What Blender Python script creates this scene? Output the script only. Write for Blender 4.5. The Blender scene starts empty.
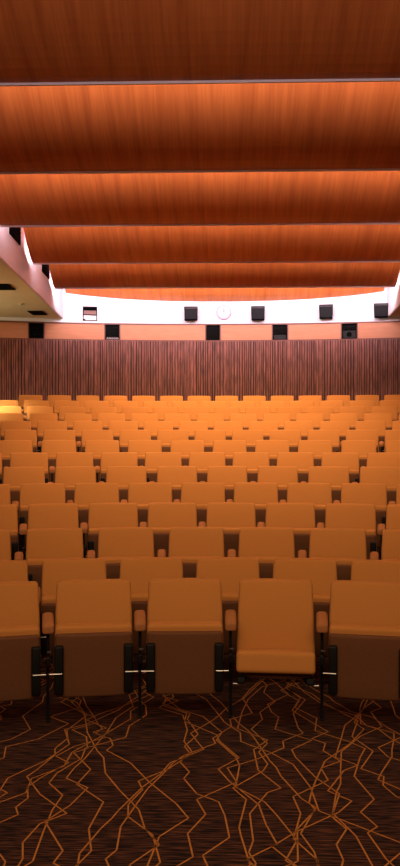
import bpy, bmesh, math, random
from mathutils import Vector, Matrix
random.seed(7)
sc = bpy.context.scene
COL = sc.collection
EYE = 1.79

# ---------------------------------------------------------------- camera, world, lights, exposure
cam_d = bpy.data.cameras.new('camera'); cam = bpy.data.objects.new('camera', cam_d); COL.objects.link(cam)
cam_d.sensor_fit = 'HORIZONTAL'; cam_d.sensor_width = 36; cam_d.lens = 36 * 830 / 400
cam_d.clip_start = .05; cam_d.clip_end = 100
YAW = math.atan(24 / 830)
cam.location = (0, 0, EYE); cam.rotation_euler = (math.pi / 2, 0, YAW)
sc.camera = cam
sc.view_settings.view_transform = 'Standard'; sc.view_settings.look = 'None'
sc.view_settings.gamma = 1; sc.view_settings.use_curve_mapping = False
sc.view_settings.exposure = 0.0
w = bpy.data.worlds.new('world'); sc.world = w; w.use_nodes = True
w.node_tree.nodes['Background'].inputs[0].default_value = (1, .62, .42, 1)
w.node_tree.nodes['Background'].inputs[1].default_value = .05

def area(name, loc, aim, sx, sy, power, col, spread=180):
    d = bpy.data.lights.new(name, 'AREA'); d.shape = 'RECTANGLE'; d.size = sx; d.size_y = sy
    d.energy = power; d.color = col; d.spread = math.radians(spread)
    o = bpy.data.objects.new(name, d); COL.objects.link(o); o.location = loc
    o.rotation_euler = Vector(aim).to_track_quat('-Z', 'Y').to_euler()
    return o

EDGES = [4.75, 7.2, 9.66, 12.15, 14.85, 17.4]       # rear lips of the ceiling panels, metres from the camera
LIP = EYE + 3.06
COVE = (1.0, .80, .93)
def side(y): return 2.736 + .052 * y                # half width between the fascias
for y, p in zip(EDGES, (34, 170, 280, 340, 380, 350)):
    if y > 17: area('cove_lamp', (0, y - .06, LIP + .11), (0, 1, .12), 2 * side(y) - .2, .06, p * .62, COVE, 170)
    else: area('cove_lamp', (0, y - .18, LIP + .085), (0, 1, .35), 2 * side(y) - .2, .06, p * .62, COVE, 170)
for y, p in zip(EDGES[2:], (9, 10, 11, 9)):
    for sx in (-1, 1): area('cove_end_lamp', (sx * (side(y) - .50), y - .12, LIP + .17), (sx, .9, .25), .5, .06, p, COVE, 170)
WARM = (1.0, .66, .40)
for y, p in zip((6.2, 8.8, 11.3, 13.9, 16.6), (31, 62, 84, 92, 86)):
    area('added_seat_fill', (0, y - 1.0, LIP - .05), (0, .62, -1), 5.0, .5, p, WARM, 105)  # added fill under the panels, lights seat fronts, stronger towards the rear
area('stage_downlight', (0, 2.2, 5.2), (0, .12, -1), 3.0, 1.2, 38, WARM, 110)
area('added_front_fill', (0, -2.5, 4.6), (0, 1, -.55), 5.0, 1.5, 48, WARM, 75)  # unseen fill added behind the camera to light the seats
area('added_soffit_fill', (-7.2, 15.6, 3.2), (1, 0, .45), 3.0, .3, 90, (1, .82, .50), 170)  # unseen warm fill, added to brighten the left soffit; no fixture there
area('side_soffit_downlight', (-4.45, 14.9, EYE + 2.62), (0.08, .25, -1), .8, 3.4, 130, (1, .93, .68), 50)

# ---------------------------------------------------------------- materials
def mat(name, col, rough=.6, metal=0, spec=.5):
    m = bpy.data.materials.new(name); m.use_nodes = True
    b = m.node_tree.nodes['Principled BSDF']
    b.inputs['Base Color'].default_value = (*col, 1); b.inputs['Roughness'].default_value = rough
    b.inputs['Metallic'].default_value = metal; b.inputs['Specular IOR Level'].default_value = spec
    return m
def noise_mat(name, c1, c2, scale, stretch=(1, 1, 1), rough=.7, detail=3, lo=.35, hi=.65, spec=.5, bump=0):
    m = mat(name, c1, rough, 0, spec); nt = m.node_tree; b = nt.nodes['Principled BSDF']
    tc = nt.nodes.new('ShaderNodeTexCoord'); mp = nt.nodes.new('ShaderNodeMapping'); nz = nt.nodes.new('ShaderNodeTexNoise')
    cr = nt.nodes.new('ShaderNodeValToRGB')
    mp.inputs['Scale'].default_value = stretch; nz.inputs['Scale'].default_value = scale; nz.inputs['Detail'].default_value = detail
    cr.color_ramp.elements[0].position = lo; cr.color_ramp.elements[0].color = (*c1, 1)
    cr.color_ramp.elements[1].position = hi; cr.color_ramp.elements[1].color = (*c2, 1)
    L = nt.links.new
    L(tc.outputs['Object'], mp.inputs[0]); L(mp.outputs[0], nz.inputs['Vector']); L(nz.outputs['Fac'], cr.inputs[0]); L(cr.outputs[0], b.inputs['Base Color'])
    if bump:
        bp = nt.nodes.new('ShaderNodeBump'); bp.inputs['Strength'].default_value = bump; bp.inputs['Distance'].default_value = .002
        L(nz.outputs['Fac'], bp.inputs['Height']); L(bp.outputs[0], b.inputs['Normal'])
    return m

M_FAB = noise_mat('amber_fabric', (.42, .171, .041), (.47, .193, .048), 260, rough=.95, spec=.15, bump=.25)
M_PAN = noise_mat('brown_seat_underside', (.115, .045, .018), (.135, .053, .021), 120, rough=.85, spec=.2)
M_ARM = noise_mat('tan_leather', (.31, .120, .038), (.35, .138, .044), 90, rough=.8, spec=.2)
M_BLK = mat('black_metal', (.004, .0035, .0035), .6, 0, .2)
M_CHR = mat('chrome', (.42, .40, .38), .35, 1)
M_CARPET = noise_mat('streaked_carpet', (.013, .009, .010), (.17, .066, .035), 14, (.55, 9, 1), rough=1, detail=6, lo=.45, hi=.74, spec=.05)
M_LINE = noise_mat('orange_carpet_yarn', (.48, .20, .050), (.38, .15, .036), 60, rough=1, spec=.05)
M_WHITE = noise_mat('white_plaster', (.80, .74, .76), (.83, .77, .79), 3, rough=.8, spec=.2)
M_CREAM = noise_mat('cream_plaster', (.66, .55, .33), (.69, .575, .35), 2, rough=.8, spec=.2)
M_TAN = noise_mat('tan_wall_panel', (.51, .19, .085), (.55, .215, .10), 3, (1, 1, 6), rough=.6)
M_SLAT = noise_mat('reddish_wood_slat', (.15, .046, .031), (.35, .115, .078), 5, (6, 6, .6), rough=.55)
M_SLATB = mat('dark_slat_backing', (.06, .02, .015), .8)
M_TRIM = mat('brown_trim', (.16, .05, .03), .5)
M_EDGE = mat('pale_metal_edge', (.85, .74, .74), .5, 0)
M_PLEN = mat('dark_plenum', (.03, .028, .03), .9)
M_GREY = mat('grey_plastic', (.05, .042, .04), .6)
M_SPK = mat('speaker_black', (.0025, .0022, .0025), .9, 0, .03)
M_FACE = mat('pale_clock_face', (.60, .42, .49), .4)
M_GREEN = mat('dark_green_hand', (.12, .3, .25), .5)

def wood_mat():
    m = mat('orange_wood_veneer', (.6, .15, .03), .42, 0, .35); nt = m.node_tree; b = nt.nodes['Principled BSDF']; L = nt.links.new
    tc = nt.nodes.new('ShaderNodeTexCoord')
    def nz(scale, stretch, detail):
        mp = nt.nodes.new('ShaderNodeMapping'); n = nt.nodes.new('ShaderNodeTexNoise')
        mp.inputs['Scale'].default_value = stretch; n.inputs['Scale'].default_value = scale; n.inputs['Detail'].default_value = detail
        L(tc.outputs['Object'], mp.inputs[0]); L(mp.outputs[0], n.inputs['Vector']); return n
    n1 = nz(5, (1.6, .10, .10), 3); n2 = nz(40, (1, .04, .04), 2)
    mx = nt.nodes.new('ShaderNodeMix'); mx.data_type = 'FLOAT'; mx.inputs[0].default_value = .35
    L(n1.outputs['Fac'], mx.inputs[2]); L(n2.outputs['Fac'], mx.inputs[3])
    cr = nt.nodes.new('ShaderNodeValToRGB'); L(mx.outputs[0], cr.inputs[0])
    cr.color_ramp.elements[0].position = .36; cr.color_ramp.elements[0].color = (.44, .106, .020, 1)
    cr.color_ramp.elements[1].position = .66; cr.color_ramp.elements[1].color = (.66, .185, .038, 1)
    L(cr.outputs[0], b.inputs['Base Color'])
    return m
M_WOOD = wood_mat()
def glass_mat():
    m = bpy.data.materials.new('booth_glass'); m.use_nodes = True; nt = m.node_tree; nt.nodes.clear()
    o = nt.nodes.new('ShaderNodeOutputMaterial'); t = nt.nodes.new('ShaderNodeBsdfTransparent'); g = nt.nodes.new('ShaderNodeBsdfGlossy')
    g.inputs['Roughness'].default_value = .25; mx = nt.nodes.new('ShaderNodeMixShader'); mx.inputs[0].default_value = .003
    t.inputs[0].default_value = (.75, .75, .75, 1)
    nt.links.new(t.outputs[0], mx.inputs[1]); nt.links.new(g.outputs[0], mx.inputs[2]); nt.links.new(mx.outputs[0], o.inputs[0])
    return m
M_GLASS = glass_mat()

# ---------------------------------------------------------------- helpers
def link(name, bm, mats, parent=None, smooth=False):
    me = bpy.data.meshes.new(name); bmesh.ops.recalc_face_normals(bm, faces=bm.faces); bm.to_mesh(me); bm.free()
    for m in (mats if isinstance(mats, (list, tuple)) else [mats]): me.materials.append(m)
    if smooth:
        for p in me.polygons: p.use_smooth = True
    o = bpy.data.objects.new(name, me); COL.objects.link(o); o.parent = parent
    return o
def tag(o, label, cat, group=None):
    o['label'] = label; o['category'] = cat
    if group: o['group'] = group
    return o
def struct(o): o['kind'] = 'structure'; return o
def empty(name, loc, rz=0):
    o = bpy.data.objects.new(name, None); COL.objects.link(o); o.location = loc; o.rotation_euler = (0, 0, rz)
    o.empty_display_size = .1; return o
def box(bm, x0, x1, y0, y1, z0, z1, mi=0, bev=0):
    r = bmesh.ops.create_cube(bm, size=1)
    for v in r['verts']:
        v.co = Vector(((x0 + x1) / 2 + v.co.x * (x1 - x0), (y0 + y1) / 2 + v.co.y * (y1 - y0), (z0 + z1) / 2 + v.co.z * (z1 - z0)))
    fs = set(f for v in r['verts'] for f in v.link_faces)
    for f in fs: f.material_index = mi
    if bev:
        es = set(e for v in r['verts'] for e in v.link_edges)
        bmesh.ops.bevel(bm, geom=list(es), offset=bev, segments=2, affect='EDGES', profile=.5)
def cyl(bm, p0, p1, r, n=12):
    p0, p1 = Vector(p0), Vector(p1); d = p1 - p0
    q = d.to_track_quat('Z', 'Y').to_matrix().to_4x4()
    bmesh.ops.create_cone(bm, cap_ends=True, segments=n, radius1=r, radius2=r, depth=d.length, matrix=Matrix.Translation((p0 + p1) / 2) @ q)
def rbox(hx, hy, hz, r, cuts=7, fn=None, bm=None):
    """rounded box centred on the origin; fn bends it afterwards"""
    bm = bmesh.new() if bm is None else bm; n_old = len(bm.verts)
    v0 = bmesh.ops.create_cube(bm, size=2)['verts']
    es = list(set(e for v in v0 for e in v.link_edges))
    g = bmesh.ops.subdivide_edges(bm, edges=es, cuts=cuts, use_grid_fill=True)
    bm.verts.index_update(); bm.verts.ensure_lookup_table(); vs = bm.verts[n_old:]
    n = cuts + 1
    def remap(t, h):
        i = round((t + 1) / 2 * n); k = 2
        if i < k: return -h + r * (i / k)
        if i > n - k: return h - r * ((n - i) / k)
        return -(h - r) + 2 * (h - r) * (i - k) / (n - 2 * k)
    for v in vs:
        p = Vector((remap(v.co.x, hx), remap(v.co.y, hy), remap(v.co.z, hz)))
        q = Vector((max(-(hx - r), min(hx - r, p.x)), max(-(hy - r), min(hy - r, p.y)), max(-(hz - r), min(hz - r, p.z))))
        d = p - q
        if d.length > 1e-6:
            m = max(abs(d.x), abs(d.y), abs(d.z)); p = q + d.normalized() * m
        v.co = fn(p) if fn else p
    return bm
def polar(r, a, z=0): return Vector((r * math.sin(a), r * math.cos(a), z))
def ray(px):  return math.atan((px - 200) / 830) - YAW       # heading of an image column
HALF = 7.4
def amax(r): return min(math.radians(72), math.asin(min(1, HALF / r)))

# ---------------------------------------------------------------- floor with risers
RISE = {1: 0, 2: 0, 3: .13, 4: .268, 5: .412, 6: .556, 7: .703, 8: .856, 9: 1.006, 10: 1.155, 11: 1.30, 12: 1.445, 13: 1.59, 14: 1.735}
def RAD(i): return 5.27 + .92 * (i - 1)
WALL_R = 19.5
prof = [(.4, 0)]
for i in range(3, 15):
    r = RAD(i) - .40; prof += [(r, RISE[i - 1]), (r + .001, RISE[i])]
prof.append((WALL_R + .3, RISE[14]))
bm = bmesh.new(); NA = 40; prev = None
for r, z in prof:
    A = amax(r); ring = [bm.verts.new(polar(r, -A + 2 * A * k / NA, z)) for k in range(NA + 1)]
    if prev:
        for k in range(NA): bm.faces.new((prev[k], prev[k + 1], ring[k + 1], ring[k]))
    prev = ring
# inlaid zigzag yarn lines, a flat pattern of the carpet itself
def seg(a, b, w, z=.0012):
    d = (b - a); n = Vector((-d.y, d.x)).normalized() * w / 2; e = d.normalized() * w * .3
    vs = [bm.verts.new((p.x, p.y, z)) for p in (a - e + n, b + e + n, b + e - n, a - e - n)]
    f = bm.faces.new(vs); f.material_index = 1
rng = random.Random(4)
NL = 92
for k in range(NL):
    x = -3.4 + 6.8 * (k + .5 + rng.uniform(-.35, .35)) / NL; y = 2.9 + rng.random() * .2; x0 = x
    s = rng.choice((-1, 1)); drift = ((k * 7) % 11 / 5 - 1) * .42
    p = Vector((x, y))
    while p.y < 6.6:
        if rng.random() < .8: s = -s
        ang = rng.uniform(.6, .9) if rng.random() < .25 else rng.uniform(.05, .5)
        Ls = rng.uniform(.08, .30)
        off = p.x - (x0 + drift * (p.y - 2.9))
        if abs(off) > .20: s = -1 if off > 0 else 1
        q = p + Vector((math.sin(ang) * s + drift * .3, math.cos(ang))) * Ls
        seg(p, q, .0075)
        p = q
struct(link('floor', bm, [M_CARPET, M_LINE]))

# ---------------------------------------------------------------- back wall (curved)
def arc_wall(name, r, z0, z1, mats, a0=None, a1=None, th=.06, n=40, parent=None):
    a0 = -amax(r) if a0 is None else a0; a1 = amax(r) if a1 is None else a1
    b = bmesh.new(); n = max(1, int(n * (a1 - a0) / (2 * amax(r))) + 1); rows = []
    for k in range(n + 1):
        a = a0 + (a1 - a0) * k / n
        rows.append([b.verts.new(polar(rr, a, z)) for rr, z in ((r, z0), (r, z1), (r + th, z1), (r + th, z0))])
    for p, q in zip(rows, rows[1:]):
        for j in range(4): b.faces.new((p[j], p[(j + 1) % 4], q[(j + 1) % 4], q[j]))
    b.faces.new(rows[0]); b.faces.new(rows[-1])
    return struct(link(name, b, mats, parent))
Z_SL, Z_BD, Z_TOP = EYE + 2.16, EYE + 2.555, EYE + 4.7
arc_wall('wall_back', WALL_R, Z_BD, Z_TOP, M_WHITE, th=.1)
# band with booth openings
WIN = [(36.3, 15), (112.3, 14.5), (213, 14), (280, 15), (349.3, 15.5)]
openings = [(ray(c - w_ / 2), ray(c + w_ / 2)) for c, w_ in WIN]
cuts = [-amax(WALL_R)] + [a for o_ in openings for a in o_] + [amax(WALL_R)]
for j in range(0, len(cuts), 2):
    arc_wall('wall_back', WALL_R, Z_SL + .02, Z_BD - .02, M_TAN, cuts[j], cuts[j + 1], th=.1)
for z in (Z_SL - .012, Z_BD - .02):
    arc_wall('trim_%d' % (1 if z < Z_BD - .1 else 2), WALL_R - .02, z, z + .03, M_TRIM, th=.05)
# slatted lower wall: backing plus slats, one mesh
b = bmesh.new(); A = amax(WALL_R); n = 60; zs0, zs1 = RISE[14], Z_SL
rows = [[b.verts.new(polar(WALL_R, -A + 2 * A * k / n, z)) for z in (zs0, zs1)] for k in range(n + 1)]
for p, q in zip(rows, rows[1:]):
    f = b.faces.new((p[0], p[1], q[1], q[0])); f.material_index = 1
rg = random.Random(5); a = -A + .002; idx = 0
while a < A - .003:
    wd = rg.choice((.026, .034, .034, .048)); gp = rg.choice((.014, .02, .028)); dp = rg.choice((.02, .03, .03))
    if idx % 13 == 0: gp = .012; wd = .075; dp = .03
    da = wd / WALL_R
    vs = [b.verts.new(polar(rr, aa, z)) for rr, aa, z in
          [(WALL_R, a, zs0), (WALL_R - dp, a, zs0), (WALL_R - dp, a + da, zs0), (WALL_R, a + da, zs0),
           (WALL_R, a, zs1), (WALL_R - dp, a, zs1), (WALL_R - dp, a + da, zs1), (WALL_R, a + da, zs1)]]
    for q in ((0, 1, 5, 4), (1, 2, 6, 5), (2, 3, 7, 6), (4, 5, 6, 7)): b.faces.new([vs[t] for t in q])
    a += (wd + gp) / WALL_R; idx += 1
struct(link('wall_back', b, [M_SLAT, M_SLATB]))

for k, ((c, w_), (a0, a1)) in enumerate(zip(WIN, openings)):
    am = (a0 + a1) / 2; hw = (a1 - a0) / 2 * WALL_R; z0, z1 = Z_SL + .02, Z_BD - .02
    root = empty('window_%d' % (k + 1), polar(WALL_R, am, z0), -am); root['kind'] = 'structure'; H = z1 - z0
    b = bmesh.new()     # booth recess
    box(b, -hw, -hw + .012, -.0, .45, 0, H); box(b, hw - .012, hw, 0, .45, 0, H)
    box(b, -hw + .012, hw - .012, 0, .45, 0, .012); box(b, -hw + .012, hw - .012, 0, .45, H - .012, H); box(b, -hw, hw, .45, .46, 0, H)
    link('window_recess', b, M_SPK, root)
    b = bmesh.new(); t = .02
    box(b, -hw - t, -hw + .004, -.022, .0, 0, H); box(b, hw - .004, hw + t, -.022, .0, 0, H)
    link('window_frame', b, M_TRIM, root)
    b = bmesh.new(); box(b, -hw + .013, hw - .013, .05, .056, .013, H - .013); link('glass_pane', b, M_GLASS, root)
    if k == 1:
        b = bmesh.new(); box(b, -hw + .03, hw - .02, .10, .25, .013, .055)
        for q in range(5): box(b, -hw + .04 + q * .055, -hw + .07 + q * .055, .10, .12, .055, .07)
        link('pale_sill_strip', b, mat('pale_sill', (.75, .62, .6), .5), root)['label'] = 'pale grey strip on the sill'
    if k == 3:
        b = bmesh.new(); box(b, -hw + .03, hw - .03, .12, .26, .013, .13, bev=.01); cyl(b, (0, .12, .08), (0, .09, .08), .03)
        o = link('projector', b, mat('dark_projector', (.05, .05, .05), .5)); o.location = root.location; o.rotation_euler = root.rotation_euler
        tag(o, 'dark projector barely visible in the fourth booth window from the left', 'projector')
    if k == 4:
        r2 = empty('projector', root.location, -am)
        b = bmesh.new(); box(b, -hw + .03, hw - .03, .09, .36, .013, .20, bev=.015); link('body', b, M_GREY, r2)
        b = bmesh.new(); cyl(b, (0, .09, .11), (0, .062, .11), .06, 20); link('lens', b, M_SPK, r2)
        tag(r2, 'grey projector with black lens in the rightmost booth window', 'projector')

# ---------------------------------------------------------------- side walls, soffits, fascias, upper ceiling
SOF = EYE + 2.65
for s, nm in ((-1, 'left'), (1, 'right')):
    y_end = math.sqrt(WALL_R ** 2 - HALF ** 2)
    b = bmesh.new(); box(b, *sorted((s * HALF, s * (HALF + .1))), 1.5, y_end + .1, 0, SOF); struct(link('wall_' + nm, b, M_TAN))
    b = bmesh.new(); vs = []      # soffit and fascia: one profile swept along the splayed line
    ys = [1.5] + [3 + 1.1 * k for k in range(16)]
    def yw(x): return math.sqrt(WALL_R ** 2 - x * x)
    prevv = None
    def ringat(y, x):
        return [b.verts.new((s * HALF, min(y, yw(HALF)), SOF)), b.verts.new((s * (x + .02), y, SOF)), b.verts.new((s * x, y, SOF + .02)), b.verts.new((s * x, y, EYE + 4.7))]
    ystop = None
    yy = 19.1
    for _ in range(20): yy = yw(side(yy))
    for y in [q for q in ys if q < yw(HALF) - .05] + [yw(HALF), 18.4, 18.8, yy]:
        x = side(y); r_ = ringat(y, x)
        if y > yw(HALF) + .01:     # follow the curved wall behind the corner
            r_[0].co = Vector((s * math.sqrt(WALL_R ** 2 - y * y), y, SOF))
        if prevv:
            f = b.faces.new((prevv[0], prevv[1], r_[1], r_[0])); f.material_index = 1
            for j in (1, 2):
                f = b.faces.new((prevv[j], prevv[j + 1], r_[j + 1], r_[j])); f.material_index = 0
        prevv = r_
    bmesh.ops.remove_doubles(b, verts=b.verts, dist=.0005)
    struct(link('ceiling_' + nm, b, [M_WHITE, M_CREAM]))
b = bmesh.new(); box(b, -HALF, HALF, 1.5, 19.5, EYE + 4.7, EYE + 4.8); struct(link('ceiling', b, M_PLEN))

# soffit fittings
def vent(x, y, lx, ly, label):
    r = empty('ceiling_vent', (x, y, SOF), 0)
    b = bmesh.new(); t = .025
    box(b, -lx/2, lx/2, -ly/2, -ly/2 + t, -.02, 0); box(b, -lx/2, lx/2, ly/2 - t, ly/2, -.02, 0)
    box(b, -lx/2, -lx/2 + t, -ly/2 + t, ly/2 - t, -.02, 0); box(b, lx/2 - t, lx/2, -ly/2 + t, ly/2 - t, -.02, 0)
    link('frame', b, M_SPK, r)
    b = bmesh.new(); n = 8
    for k in range(n):
        y0 = -ly/2 + t + (ly - 2 * t) * k / n; box(b, -lx/2 + t, lx/2 - t, y0, y0 + (ly - 2 * t) / n * .6, -.014, -.004)
    link('slats', b, M_SPK, r)
    tag(r, label, 'vent')
vent(-4.10, 18.15, .32, .55, 'dark air vent in the cream soffit beside the back wall')
vent(-3.98, 14.9, .30, .55, 'dark air vent in the cream soffit at the left picture edge')
b = bmesh.new(); cyl(b, (0, 0, -.012), (0, 0, 0), .07, 20); cyl(b, (0, 0, -.03), (0, 0, -.012), .03, 16)
o = link('smoke_detector', b, M_CREAM); o.location = (-4.16, 16.9, SOF); tag(o, 'tiny cream disc fixture on the left soffit between two vents', 'smoke detector')

# ---------------------------------------------------------------- curved wooden ceiling panels
T0 = .33
def wave_h(t): return LIP + 2.4 * (1 - t) ** 1.66
names = ['nearest the camera, at the top of the picture and out of the frame in front', 'topmost in view, dark and dim', 'second from the top in view, brightly lit along its front', 'third from the top in view',
         'fourth from the top in view', 'fifth from the top in view', 'sixth, against the white back wall']
spans = list(zip(EDGES, EDGES[1:] + [None]))
for k in range(1, len(EDGES) + 1):
    y0 = EDGES[k - 1] + .03; last = k == len(EDGES)
    full = 2.2 if last else EDGES[k] - y0
    root = empty('ceiling_panel', (0, y0, LIP), 0)
    b = bmesh.new(); NX, NY, TH = 24, 16, .03
    def pt(i, j, top):
        t = T0 + (1 - T0) * j / NY; fx = -1 + 2 * i / NX; y = y0 + full * t
        if last:
            ywall = math.sqrt((WALL_R - .012) ** 2 - (fx * 3.6) ** 2); y = y0 + T0 * full + (ywall - y0 - T0 * full) * j / NY
        tt = (y - y0) / full
        x = fx * (side(y) - .07)
        return Vector((x, y - y0, wave_h(min(1, tt)) - LIP + (TH if top else 0)))
    g = [[[b.verts.new(pt(i, j, top)) for j in range(NY + 1)] for i in range(NX + 1)] for top in (0, 1)]
    for top in (0, 1):
        for i in range(NX):
            for j in range(NY):
                b.faces.new((g[top][i][j], g[top][i + 1][j], g[top][i + 1][j + 1], g[top][i][j + 1]))
    for i in range(NX):
        for j in (0, NY): b.faces.new((g[0][i][j], g[0][i + 1][j], g[1][i + 1][j], g[1][i][j]))
    for j in range(NY):
        for i in (0, NX): b.faces.new((g[0][i][j], g[0][i][j + 1], g[1][i][j + 1], g[1][i][j]))
    link('curved_board', b, M_WOOD, root, smooth=False)
    if not last:
        b = bmesh.new(); xe = side(EDGES[k]) - .07; box(b, -xe, xe, full + .001, full + .022, -.022, .112 if k < len(EDGES) - 1 else .05)
        link('edge_strip', b, M_EDGE, root)['label'] = 'pale thin strip along the rear edge'
    tag(root, 'curved orange wood ceiling panel, ' + names[k], 'ceiling panel', 'curved ceiling panels')
# side vents next to the panels
for s, yv, lab in ((-1, 13.1, 'black vent opening high on the left fascia, nearer one at the picture edge'), (-1, 16.2, 'black vent opening high on the left fascia, farther one')):
    ang = math.atan(.052); r = empty('fascia_vent', (s * (side(yv) - .004), yv, EYE + 3.17), ang if s < 0 else -ang)
    b = bmesh.new(); box(b, -.0, .02, 0, .85, 0, .62, bev=.004); link('frame', b, M_SPK, r)
    b = bmesh.new()
    for k in range(8): box(b, .02, .03, .04, .81, .04 + k * .07, .075 + k * .07)
    link('slats', b, M_SPK, r)
    tag(r, lab, 'vent', 'fascia vents')

# ---------------------------------------------------------------- things on the white wall
def on_wall(name, px, py):
    a = ray(px); r = WALL_R; d = r * math.cos(a + YAW)
    return empty(name, polar(r - .004, a, EYE + (433 - py) / 830 * d), -a)
spk = [(191, 314.5, 'black wall speaker on the white band, just left of the clock'), (258, 314.2, 'black wall speaker on the white band, just right of the clock'),
       (326, 312.6, 'black wall speaker on the white band, second from the right'), (381, 311.5, 'black wall speaker on the white band, rightmost by the corner')]
for px, py, lab in spk:
    r = on_wall('wall_speaker', px, py)
    b = bmesh.new(); box(b, -.055, .055, -.06, 0, -.09, .09, bev=.005); link('wall_bracket', b, M_BLK, r)
    b = rbox(.155, .085, .155, .012, 5, fn=lambda p: Vector((p.x * (1 + .03 * p.z / .155), p.y - .14 - .14 * p.z * 1, p.z)))
    link('cabinet', b, M_SPK, r)
    b = bmesh.new(); rbox(.14, .006, .115, .004, 5, bm=b, fn=lambda p: Vector((p.x, p.y - .228 - .14 * (p.z - .02), p.z - .025))); link('grille', b, M_BLK, r)
    b = bmesh.new(); rbox(.14, .004, .014, .003, 5, bm=b, fn=lambda p: Vector((p.x, p.y - .228 - .14 * (p.z + .12), p.z + .115))); link('name_strip', b, M_GREY, r)
    tag(r, lab, 'speaker', 'speakers on the white band')
r = on_wall('wall_clock', 223.7, 312.5)
b = bmesh.new(); cyl(b, (0, 0, 0), (0, -.05, 0), .17, 40); link('case', b, mat('pink_white_case', (.50, .28, .36), .5), r)
b = bmesh.new(); cyl(b, (0, -.05, 0), (0, -.056, 0), .15, 40); link('clock_face', b, M_FACE, r)
b = bmesh.new(); box(b, -.008, .008, -.062, -.057, -.01, .09); box(b, -.008, .012, -.066, -.062, -.01, .06); link('hands', b, M_GREEN, r)
tag(r, 'round pale wall clock on the white band above the booth windows', 'clock')
r = on_wall('framed_wall_hatch', 90, 313.8)
b = bmesh.new(); hw, hh, t = .165, .165, .018
box(b, -hw, -hw + t, -.03, 0, -hh, hh); box(b, hw - t, hw, -.03, 0, -hh, hh)
box(b, -hw + t, hw - t, -.03, 0, hh - t, hh); box(b, -hw + t, hw - t, -.03, 0, -.04, -.02); box(b, -hw + t, hw - t, -.03, 0, -hh, -hh + .01)
link('frame', b, M_BLK, r)
b = bmesh.new(); box(b, -hw + t, hw - t, -.008, 0, -.02, hh - t); link('upper_panel', b, mat('brown_hatch', (.20, .09, .07), .6), r)['label'] = 'brown upper panel'
b = bmesh.new(); box(b, -hw + t, hw - t, -.02, -.001, .075, hh - t); link('roller_blind', b, M_SPK, r)['label'] = 'rolled black blind'
b = bmesh.new(); box(b, -hw + t, hw - t, -.01, 0, -hh + .01, -.04); link('lower_panel', b, M_WHITE, r)['label'] = 'white lower panel'
b = bmesh.new(); box(b, -hw + t, -hw + .06, -.02, -.01, -hh + .01, -hh + .04); link('latch', b, M_BLK, r)
tag(r, 'small black framed wall hatch with white lower half on the left of white band', 'wall hatch')

# ---------------------------------------------------------------- seats
def seat_parts(parent_root, cw, folded):
    """seat cushion on a pivot; cw = cushion width"""
    hx = cw / 2 - .007; L2, T2 = .213, (.055 if folded else .064)
    piv = Vector((0, -.155, .409 if folded else .375))
    ang = math.radians(-88) if folded else math.radians(-14)   # rotation about x (front edge up when folded)
    R = Matrix.Rotation(ang, 4, 'X')
    # local seat: extends along y (front is -y), top is +z
    def place(p): return piv + (R @ (p + Vector((0, 0, 0))).to_4d()).to_3d()
    def shape(p):
        q = Vector(p)
        w = (p.z + T2) / (2 * T2); q.z += .018 * (1 - (p.x / hx) ** 2) * w * (1 - (p.y / L2) ** 2)
        if p.y < -.12: q.z -= .008 * ((-.12 - p.y) / .095) ** 2 * w
        q.z += .0
        return place(q + Vector((0, 0, .012)))
    s = link('seat', rbox(hx, L2, T2, .022, 9, shape), M_FAB, parent_root, True)
    def shp2(p):
        q = Vector(p); q.z -= .014 * (1 - (p.x / (hx - .006)) ** 2) * (1 if p.z < 0 else 0)
        return place(q + Vector((0, .016 if folded else .05, -.050)))
    u = link('seat_underside', rbox(hx - .004, L2 - (.022 if folded else .06), .022, .016, 8, shp2), M_PAN, s, True); u['label'] = 'dark brown underside'
    for sx in (-1, 1):
        xc = sx * (cw / 2 - .034)
        b = bmesh.new(); rbox(.027, .145, .022, .010, 6, bm=b, fn=lambda p: place(p + Vector((xc, .03, -.098))))
        a = link('seat_arm', b, M_BLK, s, True); a['label'] = 'black side lever under the seat'
        b = bmesh.new()
        x0, x1 = sorted((xc - sx * .02, sx * (cw / 2 + .022)))
        p0 = place(Vector((x0, .045, -.126))); p1 = place(Vector((x1, .045, -.126))); cyl(b, p0, p1, .0032, 8)
        link('pivot_rod', b, M_CHR, s)['label'] = 'chrome rod'
    return s
def standard(root, x):
    b = bmesh.new()
    box(b, x - .010, x + .010, -.055, -.015, .012, .45, bev=.003)
    box(b, x - .009, x + .009, -.12, .06, .42, .62, bev=.005)
    box(b, x - .014, x + .014, -.17, -.12, .37, .43, bev=.008)
    box(b, x - .014, x + .014, -.07, .13, .0, .012, bev=.003)
    for v in b.verts: v.co.x += v.co.y * .045 * (1 if x > 0 else -1)
    leg = link('leg', b, M_BLK, root)
    b = bmesh.new(); cyl(b, (x - .012, -.125, .45), (x + .012, -.125, .45), .008, 10)
    link('bolt', b, M_GREY, leg)
    def f(p):
        q = Vector(p)
        if p.y < -.02: q.z -= .028 * ((-.02 - p.y) / .11) ** 2
        q.z += .006 * (1 - (p.x / .036) ** 2) * (1 if p.z > 0 else 0)
        q += Vector((x, -.085, .630)); q.x += q.y * .045 * (1 if x > 0 else -1); return q
    link('armrest', rbox(.036, .13, .026, .016, 7, f), M_ARM, root, True)['label'] = 'tan padded armrest'
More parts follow.
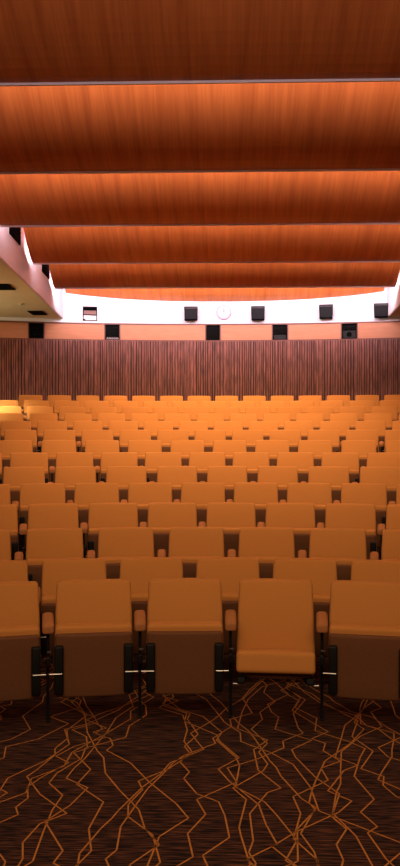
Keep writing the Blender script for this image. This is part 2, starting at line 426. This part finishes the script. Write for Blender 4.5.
def make_seat(cw_pitch, folded):
    root = empty('auditorium_seat', (0, 0, 0)); cw = .481
    H0, H1 = .33, .83; hz = (H1 - H0) / 2
    def bend(p):
        t = (p.z + hz) / (2 * hz); q = Vector(p)
        q.x *= 1.04 - .055 * t
        q.y += -.012 * (1 - (p.x / (cw / 2)) ** 2) * (1 if p.y < 0 else .4)
        q.y += .015 + .17 * t - .03 * math.sin(math.pi * t)
        q.z += H0 + hz + .006 * t * (1 - (p.x / (cw / 2)) ** 2)
        return q
    link('backrest', rbox(cw / 2, .04, hz, .020, 9, bend), M_FAB, root, True)
    b = rbox(cw / 2 - .012, .014, hz - .03, .012, 7, lambda p: bend(p) + Vector((0, .05, 0)))
    link('back_shell', b, M_PAN, root, True)['label'] = 'dark brown rear shell'
    seat_parts(root, cw, folded)
    standard(root, cw_pitch / 2)
    return root
def copy_tree(o, parent=None, skip=()):
    c = o.copy(); COL.objects.link(c); c.parent = parent
    for ch in list(o.children): copy_tree(ch, c)
    return c
bpy.context.view_layer.update()
P_N, P_W, P_O = make_seat(.579, True), make_seat(.606, True), make_seat(.579, False)
used = set()
GAPS = {1: [47.5, 139, 230.5, 321.5], 2: [35, 113, 189.3, 265, 344], 3: [18.5, 90, 161, 231, 301.5, 374], 4: [22.8, 83, 142, 200.7, 259.6, 320.3, 381],
 5: [15, 69.7, 123, 175.5, 228.5, 281.7, 336, 391.6], 6: [50, 98.7, 151.7, 203, 252, 303.7, 354.5], 7: [6, 52.5, 98, 141, 185.5, 228.5, 272.5, 317.5, 363],
 8: [37, 81, 123.5, 165.5, 207.5, 250, 292.5, 336, 381], 9: [40, 78, 116, 153, 191, 228, 266, 303.7, 343, 381.5],
 10: [34, 69.5, 105, 140.5, 175, 209.5, 244.5, 280, 316, 352, 389], 11: [26.3, 62.5, 96, 129, 162, 194, 227, 260, 292.5, 327.5, 361, 395.5],
 12: [119, 150, 181.5, 212.5, 243.5, 274, 305, 337, 368], 13: [111, 140, 169.5, 198.5, 227.5, 256.5, 286, 316.5],
 14: [45, 74, 102.5, 130.5, 158, 185.7, 212.5, 240, 267.7, 295.7, 323.7, 352.5, 381.7]}
ORD = ['first', 'second', 'third', 'fourth', 'fifth', 'sixth', 'seventh', 'eighth', 'ninth', 'tenth', 'eleventh', 'twelfth', 'thirteenth', 'fourteenth', 'fifteenth', 'sixteenth']
rowname = {1: 'front'}
for i in range(2, 14): rowname[i] = ORD[i - 1]
rowname[14] = 'rearmost'
def column(r, a): return 200 + 830 * math.tan(a + YAW)
for i in range(1, 15):
    R_ = RAD(i); wide = i in (3, 6, 8); pitch = .606 if wide else .579
    g = [ray(p) for p in GAPS[i]]; st = (g[-1] - g[0]) / (len(g) - 1)
    # blend measured joints with an even spacing
    g = [.2 * a + .8 * (g[0] + st * k) for k, a in enumerate(g)]
    while column(R_, g[0] + .055 / R_) > 3: g.insert(0, g[0] - st)
    while column(R_, g[-1] - .055 / R_) < 397: g.append(g[-1] + st)
    if i == 14: g = [q for q in g if column(R_, q) > 5]
    n = len(g) - 1
    for k in range(n):
        a = (g[k] + g[k + 1]) / 2
        opened = (i == 1 and g[k] < ray(270) < g[k + 1])
        proto = P_O if opened else (P_W if wide else P_N)
        if proto.name in used: o = copy_tree(proto)
        else: used.add(proto.name); o = proto
        o.location = polar(R_, a, RISE[i]); o.rotation_euler = (0, 0, -a)
        if opened: lab = 'amber auditorium seat with its cushion folded down, in the front row'
        else:
            pos = 'leftmost' if k == 0 else 'rightmost' if k == n - 1 else ORD[k] + ' from the left'
            lab = 'amber folded auditorium seat, %s row%s, %s' % (rowname[i], '' if i in (1, 14) else ' from the front', pos)
        tag(o, lab, 'seat', 'auditorium seats in the %s row' % rowname[i])
